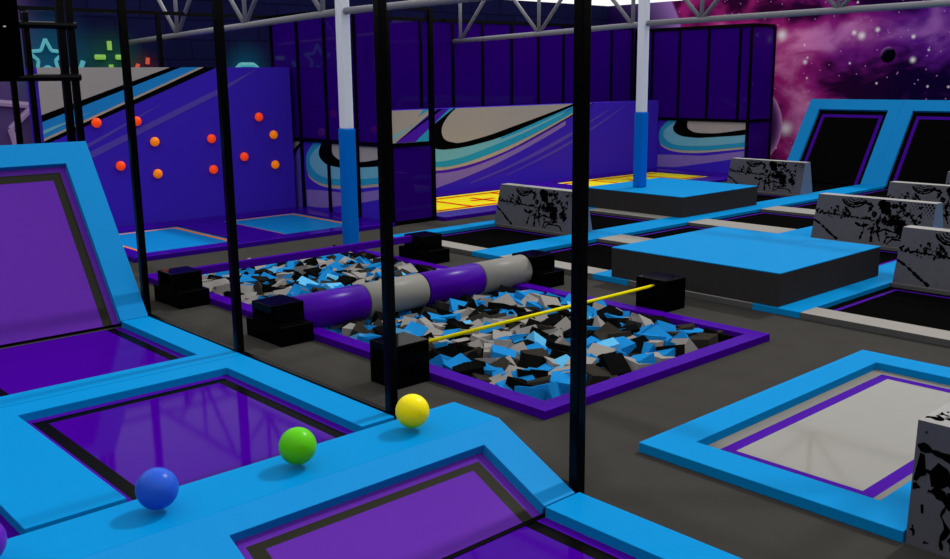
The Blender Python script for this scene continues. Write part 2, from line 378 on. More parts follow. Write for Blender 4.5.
# balls on the ridge
def ball(y, m, label):
    bm = bmesh.new(); bmesh.ops.create_uvsphere(bm, u_segments=48, v_segments=24, radius=0.105)
    me = bpy.data.meshes.new('ball'); bm.to_mesh(me); bm.free(); me.materials.append(m)
    for p in me.polygons: p.use_smooth = True
    o = bpy.data.objects.new('ball', me); COL.objects.link(o); o.location = (-4.40, y, 0.37 + 0.125)
    tag(o, label, 'ball', 'coloured balls on the blue ridge')
ball(1.825, M['ball_blue'], 'blue ball resting on the blue ridge in the foreground')
ball(2.645, M['ball_green'], 'green ball resting on the blue ridge, between the blue and yellow balls')
ball(3.465, M['ball_yellow'], 'yellow ball resting on the blue ridge near the fence post')
ball(1.005, M['ball_purple'], 'purple ball cut off by the left edge at the bottom corner')

# fences
def fence(label, posts, rails, group='black steel fences'):
    c = posts[0]
    root = empty('safety_fence', (c[0], c[1], 0), label, 'fence', group)
    for (x, y, z0, z1, w) in posts:
        MB().box(x - w / 2, x + w / 2, y - w / 2, y + w / 2, z0, z1).build('post', M['black_post'], root, bevel=0.008)
    for a, q, r in rails:
        MB().tube(a, q, r, 8).build('rail', M['black_post'], root)
    return root
W = 0.072
fence('black fence of tall posts along the purple trampolines in the foreground', [(x, 4.075, 0.0, 4.3, W) for x in (-9.70, -7.71, -5.42, -3.59)],
      [((-9.66, 4.075, .05), (-7.77, 4.075, .05), .03), ((-7.69, 4.075, .05), (-5.46, 4.075, .05), .03), ((-5.38, 4.075, .05), (-3.615, 4.075, .05), .03)])
fence('black fence of posts and crossbars behind the tall sloped trampoline at the left', [(-11.3, 4.035, 0, 4.3, .08), (-11.3, 4.14, 0, 4.3, .075), (-11.3, 3.66, 0, 3.25, .06), (-11.3, 3.47, 0, 2.55, .06), (-11.3, 1.6, 0, 4.3, .095)],
      [((-11.24, 1.6, 3.11), (-11.24, 4.18, 3.11), .04), ((-11.24, 1.6, 2.545), (-11.24, 4.18, 2.545), .04)])
root = empty('display_screen', (-11.22, 2.9, 2.6), 'black display screen hanging at the top left corner behind the fence bars', 'screen')
MB().box(-11.16, -11.08, 2.2, 3.53, 2.56, 3.75).build('housing', M['black_matte'], root, bevel=.015)
MB().box(-11.079, -11.07, 3.36, 3.385, 3.07, 3.085).build('indicator_light', M['white_post'], root)

# ------------------------------------------------------------------ foam pit
root = empty('foam_pit', ((PIT[0] + PIT[1]) / 2, (PIT[2] + PIT[3]) / 2, 0), 'long rectangular foam pit with purple padded rim sunk in the grey floor', 'foam pit')
MB().ring(*PIT, *pin, 0.0, 0.07).build('rim', M['purple_pad'], root, bevel=0.004)
MB().ring(*pin, pin[0] + .02, pin[1] - .02, pin[2] + .02, pin[3] - .02, -0.29, 0.0).build('wall_lining', M['purple_pad'], root)
MB().box(pin[0], pin[1], pin[2], pin[3], -0.32, -0.29).build('pit_floor', M['bed_black'], root)

def foam_mesh(k):
    rr = random.Random(100 + k)
    a, b_, c = [(0.106, .106, .098), (.12, .092, .09), (.102, .12, .08), (.115, .108, .07)][k]
    j = lambda: rr.uniform(-.012, .012)
    v = [(sx * a + j(), sy * b_ + j(), sz * c + j()) for sz in (-1, 1) for sy in (-1, 1) for sx in (-1, 1)]
    return v, [(0, 2, 3, 1), (4, 5, 7, 6), (0, 1, 5, 4), (1, 3, 7, 5), (3, 2, 6, 7), (2, 0, 4, 6)]
FM = [foam_mesh(k) for k in range(4)]
foams = []
x = pin[0] + .13
row = 0
while x < pin[1] - .1:
    y = pin[2] + .13 + (row % 2) * .08
    while y < pin[3] - .1:
        px = min(max(x + random.uniform(-.06, .06), pin[0] + .16), pin[1] - .16)
        py = min(max(y + random.uniform(-.06, .06), pin[2] + .16), pin[3] - .16)
        edge = min(px - pin[0], pin[1] - px, py - pin[2], pin[3] - py)
        hz = -0.03 + random.uniform(-.03, .03)
        if abs(px + 8.08) < .3: hz = -.13
        foams.append((px, py, hz))
        y += .17
    x += .152; row += 1
def near(p): return math.hypot(p[0], p[1])
foams.sort(key=near)
fcols = ['f_blue', 'f_black', 'f_grey', 'f_taupe', 'f_blue_lit']; wts = [33, 24, 28, 13, 4]
names = {'f_blue': 'bright blue', 'f_black': 'black', 'f_grey': 'light grey', 'f_taupe': 'dark grey-brown', 'f_blue_lit': 'sunlit-tinted blue'}
def frot():
    t = random.random()
    if t < .75: return (random.uniform(-.42, .42), random.uniform(-.42, .42), random.uniform(0, PI))
    return (random.uniform(-.8, .8), random.uniform(-.8, .8), random.uniform(0, PI))
protos = {}
for c in fcols:
    for k in range(4):
        me = bpy.data.meshes.new('foam_block'); me.from_pydata(FM[k][0], [], FM[k][1]); me.materials.append(M[c]); protos[c, k] = me
N_IND = 300
rest = MB()
proto_ob = None
for i, (px, py, pz) in enumerate(foams):
    c = random.choices(fcols, wts)[0]; k = random.choice((0, 0, 1, 2, 3)); rot = frot()
    if i < N_IND:
        if proto_ob is None: o = proto_ob = bpy.data.objects.new('foam_block', protos[c, k])
        else: o = proto_ob.copy(); o.data = protos[c, k]
        COL.objects.link(o); o.location = (px, py, pz); o.rotation_euler = rot
        tag(o, names[c] + ' foam block loose in the near part of the foam pit', 'foam block', 'loose foam blocks in the near part of the pit')
    else:
        from mathutils import Euler
        R = Euler(rot).to_matrix()
        rest.add([tuple(R @ Vector(v) + Vector((px, py, pz))) for v in FM[k][0]], FM[k][1], fcols.index(c))
me = bpy.data.meshes.new('foam_blocks'); me.from_pydata(rest.v, [], rest.fc)
for c in fcols: me.materials.append(M[c])
for p, i in zip(me.polygons, rest.mi): p.material_index = i
o = bpy.data.objects.new('foam_blocks', me); COL.objects.link(o)
tag(o, 'heap of loose blue, black and grey foam blocks filling the far part of the pit', 'foam blocks', kind='stuff')

# stepped black blocks carrying the beams
def stepped(xc, y0, y1, label):
    r_ = empty('stepped_block', (xc, (y0 + y1) / 2, 0), label, 'block', 'stepped black end blocks of the beams')
    MB().box(xc - .33, xc + .33, y0, y1, 0, .19).build('base_step', M['black_gloss'], r_, bevel=.006)
    MB().box(xc - .2, xc + .17, y0, y1, .19, .375).build('upper_step', M['black_gloss'], r_, bevel=.006)
stepped(-10.2, 4.53, 4.895, 'stepped glossy black block at the left near end of the square purple beam')
stepped(-8.06, 4.53, 4.895, 'stepped glossy black block at the near end of the purple and grey roller beam')
stepped(-10.2, 8.12, 8.5, 'stepped glossy black block at the far end of the square purple beam')
stepped(-8.06, 8.12, 8.5, 'stepped glossy black block at the far end of the roller beam')
def cube(x0, x1, y0, y1, h, label):
    o = MB().box(x0, x1, y0, y1, 0, h).build('anchor_block', M['black_gloss'], None, bevel=.008, loc=((x0 + x1) / 2, (y0 + y1) / 2, 0))
    tag(o, label, 'block', 'black anchor cubes of the slackline')
cube(-6.31, -5.965, 4.53, 4.895, .365, 'glossy black cube at the near end of the yellow slackline')
cube(-6.40, -6.0, 8.2, 8.56, .35, 'glossy black cube at the far end of the yellow slackline')
o = MB().box(-10.29, -10.21, 4.897, 8.118, .28, .37).build('square_beam', M['purple_pad'], None, bevel=.006, loc=(-10.25, 6.5, .28))
tag(o, 'square purple balance beam across the far end of the foam pit', 'balance beam')
r_ = empty('roller_beam', (-8.08, 6.5, .2), 'thick round beam in alternating purple and grey sections across the foam pit', 'balance beam')
ys = [4.897, 5.72, 6.52, 7.36, 8.118]
for i in range(4):
    s = MB(); g = .006
    y0, y1 = ys[i] + (g if i else 0), ys[i + 1] - (g if i < 3 else 0); n = 40
    prof = [(y0, .178), (y0 + .012, .188), (y1 - .012, .188), (y1, .178)]
    v = [(-8.08 + r * math.cos(2 * PI * j / n), yy, .195 + r * math.sin(2 * PI * j / n)) for yy, r in prof for j in range(n)]
    f = [(q * n + j, q * n + (j + 1) % n, (q + 1) * n + (j + 1) % n, (q + 1) * n + j) for q in range(3) for j in range(n)] + [tuple(range(n)), tuple(range(3 * n, 4 * n))]
    s.add(v, f)
    o = s.build('purple_section' if i % 2 == 0 else 'grey_section', M['roller_purple'] if i % 2 == 0 else M['roller_grey'], r_)
    for p in o.data.polygons: p.use_smooth = len(p.vertices) == 4
o = MB().tube((-6.16, 4.897, .275), (-6.16, 8.198, .28), .017, 10).build('slackline', M['yellow_line'], None, smooth=True)
tag(o, 'thin yellow slackline stretched across the foam pit between black cubes', 'slackline')

# ------------------------------------------------------------------ pale trampoline at the right
trampoline('flat_trampoline', 'pale grey trampoline with wide blue pads and a purple line, right foreground', 'trampoline', None,
           (-3.78, -1.985, 4.915, 8.13), (-3.517, -2.25, 5.205, 7.84), dict(pad=M['blue'], bed=M['bed_white']),
           [('edge_strip', M['margin_grey'], .1), ('purple_line', M['purple_line'], .09)])

# ------------------------------------------------------------------ graffiti barriers
def blobby(cx, cz, r, seed, sx=1, sz=1, n=22, rough=.45):
    rr = random.Random(seed); ph = [rr.uniform(0, 6.28) for _ in range(5)]
    pts = []
    for i in range(n):
        t = 2 * PI * i / n
        q = r * (1 + rough * (math.sin(2 * t + ph[0]) * .4 + math.sin(3 * t + ph[1]) * .4 + math.sin(5 * t + ph[2]) * .35 + math.sin(9 * t + ph[3]) * .3))
        pts.append((cx + math.cos(t) * q * sx, cz + math.sin(t) * q * sz))
    return pts
def stroke(pts, w, seed, jag=.4):
    rr = random.Random(seed); out = []
    fine = []
    for (a, b_), (c, d) in zip(pts, pts[1:]):
        k = max(1, int(math.hypot(c - a, d - b_) / .025))
        fine += [(a + (c - a) * i / k, b_ + (d - b_) * i / k) for i in range(k)]
    fine.append(pts[-1])
    quads = []; prev = None
    for i, p in enumerate(fine):
        q = fine[min(i + 1, len(fine) - 1)]; o_ = fine[max(i - 1, 0)]
        dx, dz = q[0] - o_[0], q[1] - o_[1]; l = math.hypot(dx, dz) or 1
        ww = w * (1 + jag * rr.uniform(-1, 1)) / 2
        cur = ((p[0] - dz / l * ww, p[1] + dx / l * ww), (p[0] + dz / l * ww, p[1] - dx / l * ww))
        if prev: quads.append([prev[0], cur[0], cur[1], prev[1]])
        prev = cur
    return quads
def face_ink(Lx, H, seed):
    """ink drawing in face coordinates (0..Lx, 0..H), kept inside the face"""
    rr = random.Random(seed); P = []
    # dashed scratchy band
    xx = 0.0
    while xx < .8 * Lx:
        w = rr.uniform(.03, .09); zc = H * (.62 - .16 * xx / Lx) + rr.uniform(-.012, .012)
        P.append(blobby(xx + w / 2, zc, w / 2, rr.random(), 1, rr.uniform(.3, .8), 12, .8)); xx += w * rr.uniform(.7, 1.25)
    for _ in range(30): P.append(blobby(rr.uniform(.12, .32) * Lx, H * rr.uniform(.5, .75), rr.uniform(.006, .022), rr.random(), 1, 1.4, 9, .9))
    P += stroke([(0.0, H * .42), (.07 * Lx, H * .33), (.16 * Lx, H * .16), (.24 * Lx, H * .03)], .03, 3, .7)
    # fan of arcs hanging from the top edge
    cx, cz = .33 * Lx, H * 1.03
    for r in (.07, .105, .14, .17):
        arc = [(cx + r * 1.15 * math.cos(t), cz - r * math.sin(t)) for t in [PI * (i / 9) for i in range(1, 9)]]
        P += stroke(arc, .016 if r < .15 else .03, int(r * 1000), .5)
    P += stroke([(.33 * Lx, H * .84), (.42 * Lx, H * .9), (.5 * Lx, H * .84)], .03, 11, .8)
    # dark tree-like splash
    P += stroke([(.55 * Lx, H * .97), (.6 * Lx, H * .8), (.68 * Lx, H * .62), (.74 * Lx, H * .45), (.77 * Lx, H * .2)], .1, 21, .9)
    P += stroke([(.56 * Lx, H * .6), (.66 * Lx, H * .52), (.78 * Lx, H * .5)], .08, 22, .95)
    P += stroke([(.6 * Lx, H * .86), (.72 * Lx, H * .88), (.8 * Lx, H * .7)], .07, 23, .95)
    P += stroke([(.84 * Lx, H * .5), (.9 * Lx, H * .3)], .1, 24, .7)
    for _ in range(70): P.append(blobby(rr.uniform(.46, .9) * Lx, H * rr.uniform(.25, .94), rr.uniform(.01, .034), rr.random(), 1, 1, 10, .9))
    # drips
    P += stroke([(.44 * Lx, H * .5), (.45 * Lx, H * .3), (.43 * Lx, H * .08)], .03, 31, .9)
    P += stroke([(.53 * Lx, H * .45), (.52 * Lx, H * .25), (.53 * Lx, H * .06)], .032, 32, .9)
    P += stroke([(.37 * Lx, H * .44), (.42 * Lx, H * .38), (.48 * Lx, H * .42)], .03, 33, .8)
    # rounded outline boxes
    P += stroke([(.6 * Lx, H * .1), (.57 * Lx, H * .28), (.62 * Lx, H * .36), (.74 * Lx, H * .3), (.73 * Lx, H * .22), (.65 * Lx, H * .2), (.64 * Lx, H * .06)], .024, 41, .5)
    P += stroke([(.66 * Lx, H * .05), (.7 * Lx, H * .17), (.84 * Lx, H * .15), (.88 * Lx, H * .04)], .026, 42, .5)
    # halftone dots at the top right corner
    for i in range(14):
        for j in range(6):
            if (i + j) % 2: continue
            r = .02 * (1 - j / 8) * (.4 + .6 * i / 13)
            P.append([(Lx * (.8 + .014 * i) + r * math.cos(t), H * (.96 - .055 * j) + r * math.sin(t)) for t in [k * PI / 3 for k in range(6)]])
    for _ in range(110): P.append(blobby(rr.uniform(0, 1) * Lx, H * rr.uniform(0, 1), rr.uniform(.002, .007), rr.random(), 1, 1, 6, .8))
    return [[(min(max(a, .004), Lx - .004), min(max(c, .004), H - .004)) for a, c in p] for p in P]
def barrier_bm(Lx, D, T, H, ink, top_ink=None):
    """prism along +X from the local origin, base depth D (y), top depth T, height H"""
    s = MB(); k = (D - T) / 2
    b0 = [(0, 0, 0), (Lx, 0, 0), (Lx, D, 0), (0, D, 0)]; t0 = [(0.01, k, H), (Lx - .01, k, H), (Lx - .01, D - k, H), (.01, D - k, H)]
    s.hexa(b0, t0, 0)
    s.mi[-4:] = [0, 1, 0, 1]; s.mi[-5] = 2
    sl = math.hypot(k, H)
    for p in ink:
        s.poly([(a, k * c / sl - .0022, H * c / sl + .0004) for a, c in p], 3)
    for p in (top_ink or []):
        s.poly([(a, c, H + .0015) for a, c in p], 3)
    return s
def barrier_build(s, label, loc):
    me_name = 'graffiti_barrier'
    me = bpy.data.meshes.new(me_name); me.from_pydata(s.v, [], s.fc)
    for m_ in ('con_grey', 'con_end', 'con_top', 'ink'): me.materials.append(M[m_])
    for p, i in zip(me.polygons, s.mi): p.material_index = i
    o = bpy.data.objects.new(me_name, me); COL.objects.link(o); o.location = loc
    return tag(o, label, 'barrier', 'grey graffiti barriers')
ink = face_ink(1.76, math.hypot(.15, .65), 5)
pb = barrier_build(barrier_bm(1.76, .5, .2, .65, ink), 'grey graffiti barrier behind the roller beam, in the leftmost column of black trampolines', (-11.70, 11.085, .07))
for loc, lab in (((-11.69, 18.03, .07), 'grey graffiti barrier at the back, beside the far blue platform and the sloped trampolines'),
                 ((-7.17, 13.405, .07), 'grey graffiti barrier standing behind the near blue platform'),
                 ((-4.86, 11.085, .07), 'grey graffiti barrier to the right of the near blue platform, cut by the right edge'),
                 ((-7.13, 15.685, .07), 'grey graffiti barrier second back behind the near blue platform, at the right edge'),
                 ((-7.13, 18.03, .07), 'grey graffiti barrier barely showing at the right edge below the second sloped trampoline')):
    o = pb.copy(); COL.objects.link(o); o.location = loc; o['label'] = lab
# foreground barrier
rr = random.Random(77); fi = []
Hf = math.hypot(.03, .71)
for zc, w, seed in ((.56, .035, 1), (.44, .09, 2)):
    fi += stroke([(.02, Hf * zc / .72 + .02), (.12, Hf * zc / .72 + .0), (.3, Hf * zc / .72 - .03), (.6, Hf * zc / .72 - .05)], w, seed, .9)
fi += stroke([(.04, .45), (.06, .41)], .05, 9, .5) + stroke([(.12, .36), (.2, .3), (.24, .34)], .06, 10, .7)
fi += stroke([(.2, .3), (.17, .22), (.21, .15), (.18, .08), (.19, .03)], .022, 4, .8) + stroke([(.24, .32), (.27, .2), (.24, .1), (.26, .02)], .03, 5, .8)
fi += stroke([(.07, .25), (.075, .2)], .012, 6) + stroke([(.03, .12), (.04, .06)], .01, 7) + stroke([(.02, .36), (.035, .33)], .03, 8, .6)
for i in range(70): fi.append(blobby(rr.uniform(.02, 1.5), rr.uniform(.03, .68), rr.uniform(.003, .014), rr.random(), 1, 1, 8, .9))
for i in range(26): fi.append(blobby(rr.uniform(.35, 1.5), rr.uniform(.1, .62), rr.uniform(.02, .07), rr.random(), 1, 1, 14, .9))
fi = [[(min(max(a, .012), 1.64), min(max(c, .01), Hf - .004)) for a, c in p] for p in fi]
ti = []
for i in range(46): ti.append(blobby(rr.uniform(.03, 1.6), rr.uniform(.06, .6), rr.uniform(.006, .03), rr.random(), 1, 1, 12, .9))
for i in range(5): ti.append(blobby(.05 + .05 * i, (.08 + .03 * (i % 3)), .035, i + 3, 1.2, .8, 14, .9))
ti = [[(min(max(a, .02), 1.64), min(max(c, .04), .62)) for a, c in p] for p in ti]
barrier_build(barrier_bm(1.66, .66, .655, .71, fi, ti), 'grey graffiti barrier with black-splattered top in the lower right corner', (-1.976, 4.93, 0))

# ------------------------------------------------------------------ black trampoline court with blue and grey pads
SX = [-11.8, -9.69, -7.43, -5.16, -2.89]
HW = [.15, .28, .28, .28, .28]
colname = ['leftmost', 'second', 'third', 'fourth', 'fifth']
YB0, YB1 = 9.0, 20.7
for i, (x, w) in enumerate(zip(SX, HW)):
    o = MB().box(x - w, x + w, YB0, YB1, 0, .07).build('blue_pad_strip', M['blue'], None, bevel=.005, loc=(x, (YB0 + YB1) / 2, 0))
    tag(o, '%s from the left of the long blue padded strips of the black trampoline court' % colname[i], 'pad', 'long blue strips of the trampoline court')
RY = [(9.0, 9.33), (11.08, 11.65), (13.4, 13.98), (15.68, 16.27), (18.02, 18.62)]
rowname = ['front', 'second', 'third', 'fourth', 'fifth']
for c in range(4):
    x0, x1 = SX[c] + HW[c] + .002, SX[c + 1] - HW[c + 1] - .002
    for k, (y0, y1) in enumerate(RY):
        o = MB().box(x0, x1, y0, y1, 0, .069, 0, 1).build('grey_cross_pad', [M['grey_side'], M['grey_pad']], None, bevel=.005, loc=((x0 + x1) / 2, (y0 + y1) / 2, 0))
        tag(o, 'light grey cross pad, %s row, %s column from the left of the court' % (rowname[k], colname[c] if c else 'first'), 'pad', 'grey cross pads of the trampoline court')
        yy0, yy1 = y1 + .002, (RY[k + 1][0] - .002 if k < 4 else 20.7)
        if (c, k) in ((0, 2), (2, 0)): continue          # hidden under the platforms
        r_ = empty('court_trampoline', ((x0 + x1) / 2, (yy0 + yy1) / 2, 0), 'flat black trampoline, %s row from the front, %s column from the left of the court' % (rowname[k], colname[c] if c else 'first'), 'trampoline', 'black trampolines of the court')
        e = 0 if k < 4 else .001
        R0 = (x0, x1, yy0, yy1); w1, w2 = .1, .15
        d1 = 0.0 if k == 4 else w1; d2 = 0.0 if k == 4 else w2
        MB().ring(*R0, x0 + w1, x1 - w1, yy0 + w1, yy1 - d1, .005, .02).build('edge_strip', M['bed_black'], r_)
        MB().ring(x0 + w1, x1 - w1, yy0 + w1, yy1 - d1, x0 + w2, x1 - w2, yy0 + w2, yy1 - d2, .005, .021).build('purple_line', M['purple_line'], r_)
        MB().box(x0 + w2, x1 - w2, yy0 + w2, yy1 - d2, .005, .02).build('bed', M['bed_black'], r_)

# sloped black trampolines at the far end of the court
L3 = math.hypot(1.25, 1.83)
def F3(u, v, w):        # u runs up the slope, v along X
    uy, uz = 1.25 / L3, 1.83 / L3; ny, nz = -uz, uy
    return (v, 20.705 + uy * u + ny * (w - .07), .07 + uz * u + nz * (w - .07))
BLK = dict(pad=M['blue_wall'], bed=M['bed_black'])
for i in range(3):
    v0 = SX[i] - (.15 if i == 0 else 0); v1 = SX[i + 1]; a0, a1 = SX[i] + HW[i], SX[i + 1] - HW[i + 1]
    r_, q = trampoline('sloped_trampoline', '%s from the left of the sloped black trampolines with blue frames before the space mural' % ['first', 'second', 'third'][i], 'trampoline', 'sloped black trampolines',
               (0, L3, v0, v1), (0, L3 * .872, a0, a1), BLK, [('edge_strip', M['bed_black'], .1), ('purple_line', M['purple_line'], .075)], f=F3, loc=((v0 + v1) / 2, 21.3, 0))
    s = MB(); p = [(20.86, 0.0), (20.8, .02), (21.98, 1.83), (22.1, 1.8), (22.1, 0)]
    n = 5; s.add([(v0 + .01, a, c) for a, c in p] + [(v1 - .01, a, c) for a, c in p], [tuple(range(n)), tuple(range(n, 2 * n))[::-1]] + [(j, (j + 1) % n, n + (j + 1) % n, n + j) for j in range(n)])
    s.build('support', M['black_matte'], r_)

# platforms
def platform(x0, x1, y0, y1, z0, z1, label):
    r_ = empty('padded_platform', ((x0 + x1) / 2, (y0 + y1) / 2, z0), label, 'platform', 'blue topped platforms')
    MB().box(x0, x1, y0, y1, z0, z1 - .014).build('base', M['char'], r_)
    MB().box(x0 - .004, x1 + .004, y0 - .004, y1 + .004, z1 - .014, z1).build('top_mat', M['blue'], r_, bevel=.006)
platform(-7.43, -5.15, 9.03, 11.34, .071, .44, 'near blue topped platform with charcoal sides, beside the slackline')
platform(-12.0, -9.75, 13.73, 16.1, .071, .435, 'far blue topped platform with charcoal sides around the right white post')

# roof posts
def roof_post(x, y, z0, zt, label):
    r_ = empty('roof_post', (x, y, z0), label, 'post', 'white roof posts with blue padding')
    MB().box(x - .078, x + .078, y - .078, y + .078, zt, 4.9).build('upper_post', M['white_post'], r_, bevel=.012)
    MB().box(x - .095, x + .095, y - .095, y + .095, z0, zt).build('post_pad', M['blue_dark'], r_, bevel=.02)
roof_post(-11.92, 8.28, 0, 1.77, 'white roof post with blue lower padding behind the foam pit')
roof_post(-11.25, 14.45, .436, 1.83, 'white roof post with blue lower padding rising from the far platform')

# trusses
def truss(y, xa, za, xb, zb, nodes, label, h=1.25):
    r_ = empty('roof_truss', ((xa + xb) / 2, y, za), label, 'roof truss', 'grey tubular roof trusses')
    Z = lambda x: za + (zb - za) * (x - xa) / (xb - xa)
    MB().tube((xa, y, za), (xb, y, zb), .05, 14).build('bottom_chord', M['steel'], r_, smooth=True)
    MB().tube((xa, y, za + h), (xb, y, zb + h), .05, 14).build('top_chord', M['steel'], r_, smooth=True)
    for x in nodes:
        MB().tube((x, y, Z(x)), (x, y, Z(x) + h), .037, 10).build('vertical_tube', M['steel'], r_, smooth=True)
        for s_ in (-1, 1):
            xt = x + s_ * 1.22
            if xt < xa - .3 or xt > xb + .3: continue
            MB().tube((x, y, Z(x)), (xt, y, Z(xt) + h), .037, 10).build('diagonal_tube', M['steel'], r_, smooth=True)
truss(8.2, -19.3, 3.25, -12.0, 3.44, [-17.1, -14.6, -12.3], 'grey tubular roof truss left of the left white post')
truss(8.28, -11.83, 3.455, 3.0, 3.50, [-9.8, -7.3, -4.8, -2.3, .2], 'grey tubular roof truss running overhead right of the left white post')
truss(14.45, -16.52, 3.28, -11.35, 3.41, [-16.3, -13.9, -11.5], 'grey tubular roof truss left of the right white post')
truss(14.45, -11.15, 3.425, 3.0, 3.52, [-10.0, -7.5, -5.05, -2.6, -.1], 'grey tubular roof truss running to the right of the right white post')

# ------------------------------------------------------------------ blue trampolines under the climbing wall
HB = dict(pad=M['purple_frame'], bed=M['bed_blue'])
for (y0, y1, b0, b1), lab in (((5.33, 7.57, 5.6, 7.18), 'blue trampoline in purple padding, left one below the climbing holds'),
                              ((7.57, 9.93, 7.94, 9.5), 'blue trampoline in purple padding, right one below the climbing holds')):
    trampoline('flat_trampoline', lab, 'trampoline', 'blue trampolines below the climbing wall', (-15.97, -12.95, y0, y1), (-15.5, -13.25, b0, b1), HB,
               [('edge_strip', M['bed_blue'], .05), ('orange_line', M['orange'], .075)], bz=.035)
# yellow trampolines
YBD = dict(pad=M['purple_frame'], bed=M['bed_yellow'])
for (y0, y1, b0, b1), lab in (((10.93, 15.85, 11.2, 15.4), 'yellow trampoline with red lines beside the dark net enclosure'),
                              ((15.85, 20.95, 16.35, 20.25), 'yellow trampoline with red lines behind the far blue platform')):
    r_, q = trampoline('flat_trampoline', lab, 'trampoline', 'yellow trampolines along the mural wall', (-15.7, -12.81, y0, y1), (-15.4, -13.42, b0, b1), YBD,
                       [('edge_strip', M['purple_frame'], .06)], bz=.035)
    s = MB(); zz = .04; w = .05; X0, X1 = -15.1, -13.72; Y0, Y1 = b0 + .15, b1 - .15; ya, yc, yb = (12.43, 13.3, 14.2) if b0 < 13 else (17.56, 18.4, 19.25)
    def bar(p, q_):
        dx, dy = q_[0] - p[0], q_[1] - p[1]; l = math.hypot(dx, dy); ox, oy = -dy / l * w, dx / l * w
        s.add([(p[0] + ox, p[1] + oy, zz), (p[0] - ox, p[1] - oy, zz), (q_[0] - ox, q_[1] - oy, zz), (q_[0] + ox, q_[1] + oy, zz)], [(0, 1, 2, 3)])
    for p, q_ in (((X0, Y0), (X0, Y1)), ((X1, Y0), (X1, Y1)), ((X0, ya), (X1, ya)), ((X0, yb), (X1, yb)), ((-14.37, yc - .33), (-14.37, yc + .33)), ((-14.75, yc), (-13.98, yc))): bar(p, q_)
    s.build('red_lines', M['red_line'], r_)

# ------------------------------------------------------------------ climbing wall with holds
def smooth(pts, k=5):
    out = []; n = len(pts)
    for i in range(n - 1):
        p0, p1, p2, p3 = pts[max(i - 1, 0)], pts[i], pts[i + 1], pts[min(i + 2, n - 1)]
        for j in range(k):
            t = j / k
            out.append(tuple(.5 * (2 * b_ + (c - a) * t + (2 * a - 5 * b_ + 4 * c - d) * t * t + (3 * b_ - a - 3 * c + d) * t ** 3) for a, b_, c, d in zip(p0, p1, p2, p3)))
    return out + [pts[-1]]
r_ = empty('climbing_wall', (-16.2, 7.6, 0), 'purple climbing wall panel with swoosh stripes and red and orange holds', 'climbing wall')
s = MB().box(-16.55, -16.0, 5.28, 9.86, 0, 2.72, 0)
art = [(1, [(5.28, 2.72), (7.49, 2.72), (5.28, 1.98)]), (2, [(7.49, 2.72), (7.69, 2.72), (5.28, 1.87), (5.28, 1.98)]), (3, [(7.69, 2.72), (8.03, 2.72), (5.28, 1.61), (5.28, 1.87)]),
       (4, [(8.03, 2.72), (8.12, 2.72), (5.28, 1.57), (5.28, 1.61)]), (2, [(8.12, 2.72), (8.37, 2.72), (5.28, 1.51), (5.28, 1.57)]),
       (5, [(5.28, 1.06), (6.01, 1.37), (8.36, 2.34), (9.21, 2.71), (8.35, 2.24), (6.0, 1.25), (5.28, .95)]), (6, [(5.28, 1.2), (6.02, 1.52), (7.42, 2.17), (6.81, 1.86), (6.03, 1.46), (5.28, 1.15)]),
       (7, [(5.28, 1.74), (6.1, 2.02), (5.28, 1.68)])]
for i, (mi, p) in enumerate(art): s.poly([(-15.999 + .0008 * i, a, c) for a, c in p], mi)
s.build('wall_panel', [M['w_purple'], M['w_grey'], M['w_black'], M['w_blue'], M['w_beige'], M['w_lav2'], M['w_lav2'], M['w_cyan']], r_)
holds = [(6.12, 1.83, 'r'), (6.8, 1.83, 'r'), (7.09, 1.47, 'o'), (7.1, .92, 'o'), (6.46, 1.1, 'r'), (8.15, 1.47, 'r'), (8.15, .92, 'r'), (8.78, 1.11, 'r'), (9.13, 1.82, 'r'), (9.42, 1.48, 'o'), (9.42, .92, 'o')]
bm = bmesh.new(); bmesh.ops.create_uvsphere(bm, u_segments=24, v_segments=14, radius=.08)
for v in bm.verts:
    v.co.x *= .8
hme = {}
for k, mm in (('r', 'hold_red'), ('o', 'hold_orange')):
    me = bpy.data.meshes.new('hold'); bm.to_mesh(me); me.materials.append(M[mm]); hme[k] = me
    for p in me.polygons: p.use_smooth = True
bm.free()
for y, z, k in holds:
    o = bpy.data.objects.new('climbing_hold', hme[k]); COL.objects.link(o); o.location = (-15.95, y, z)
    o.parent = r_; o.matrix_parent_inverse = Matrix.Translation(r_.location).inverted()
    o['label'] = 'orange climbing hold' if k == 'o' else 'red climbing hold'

# ------------------------------------------------------------------ mural walls
MM = [M['w_purple'], M['w_grey'], M['w_black'], M['w_teal'], M['w_cyan'], M['w_beige'], M['w_lav'], M['w_lav2'], M['w_purple2']]
def band(top, bot): return smooth(top) + smooth(bot)[::-1]
T = 1.85
XM = -15.74
grey = [(17.5, T), (13.8, T)] + smooth([(13.76, 1.83), (13.56, 1.68), (13.41, 1.5), (13.38, 1.34), (13.46, 1.2), (13.67, 1.13), (13.96, 1.11), (14.72, 1.22), (15.56, 1.4), (16.34, 1.57), (17.54, 1.84)])
black = [(17.7, T), (13.65, T)] + smooth([(13.4, 1.66), (13.18, 1.53), (13.04, 1.45), (12.98, 1.33), (13.01, 1.11), (13.18, 1.02), (13.47, .98), (13.96, 1.0), (14.41, 1.05), (15.14, 1.17), (16.06, 1.4), (17.57, 1.8)])
b0 = [(12.2, 1.16), (12.75, 1.05), (13.18, 1.02), (13.47, .98), (13.96, 1.0), (14.41, 1.05), (15.14, 1.17), (16.06, 1.4), (17.57, 1.79)]
b1 = [(12.2, .84), (12.77, .77), (13.18, .74), (13.47, .74), (13.96, .79), (14.46, .89), (15.24, 1.07), (16.06, 1.28), (17.2, 1.62)]
b2 = [(12.2, .72), (12.76, .64), (13.17, .62), (13.56, .61), (14.1, .67), (14.71, .79), (15.56, 1.0), (16.57, 1.3), (17.57, 1.64), (18.1, 1.84)]
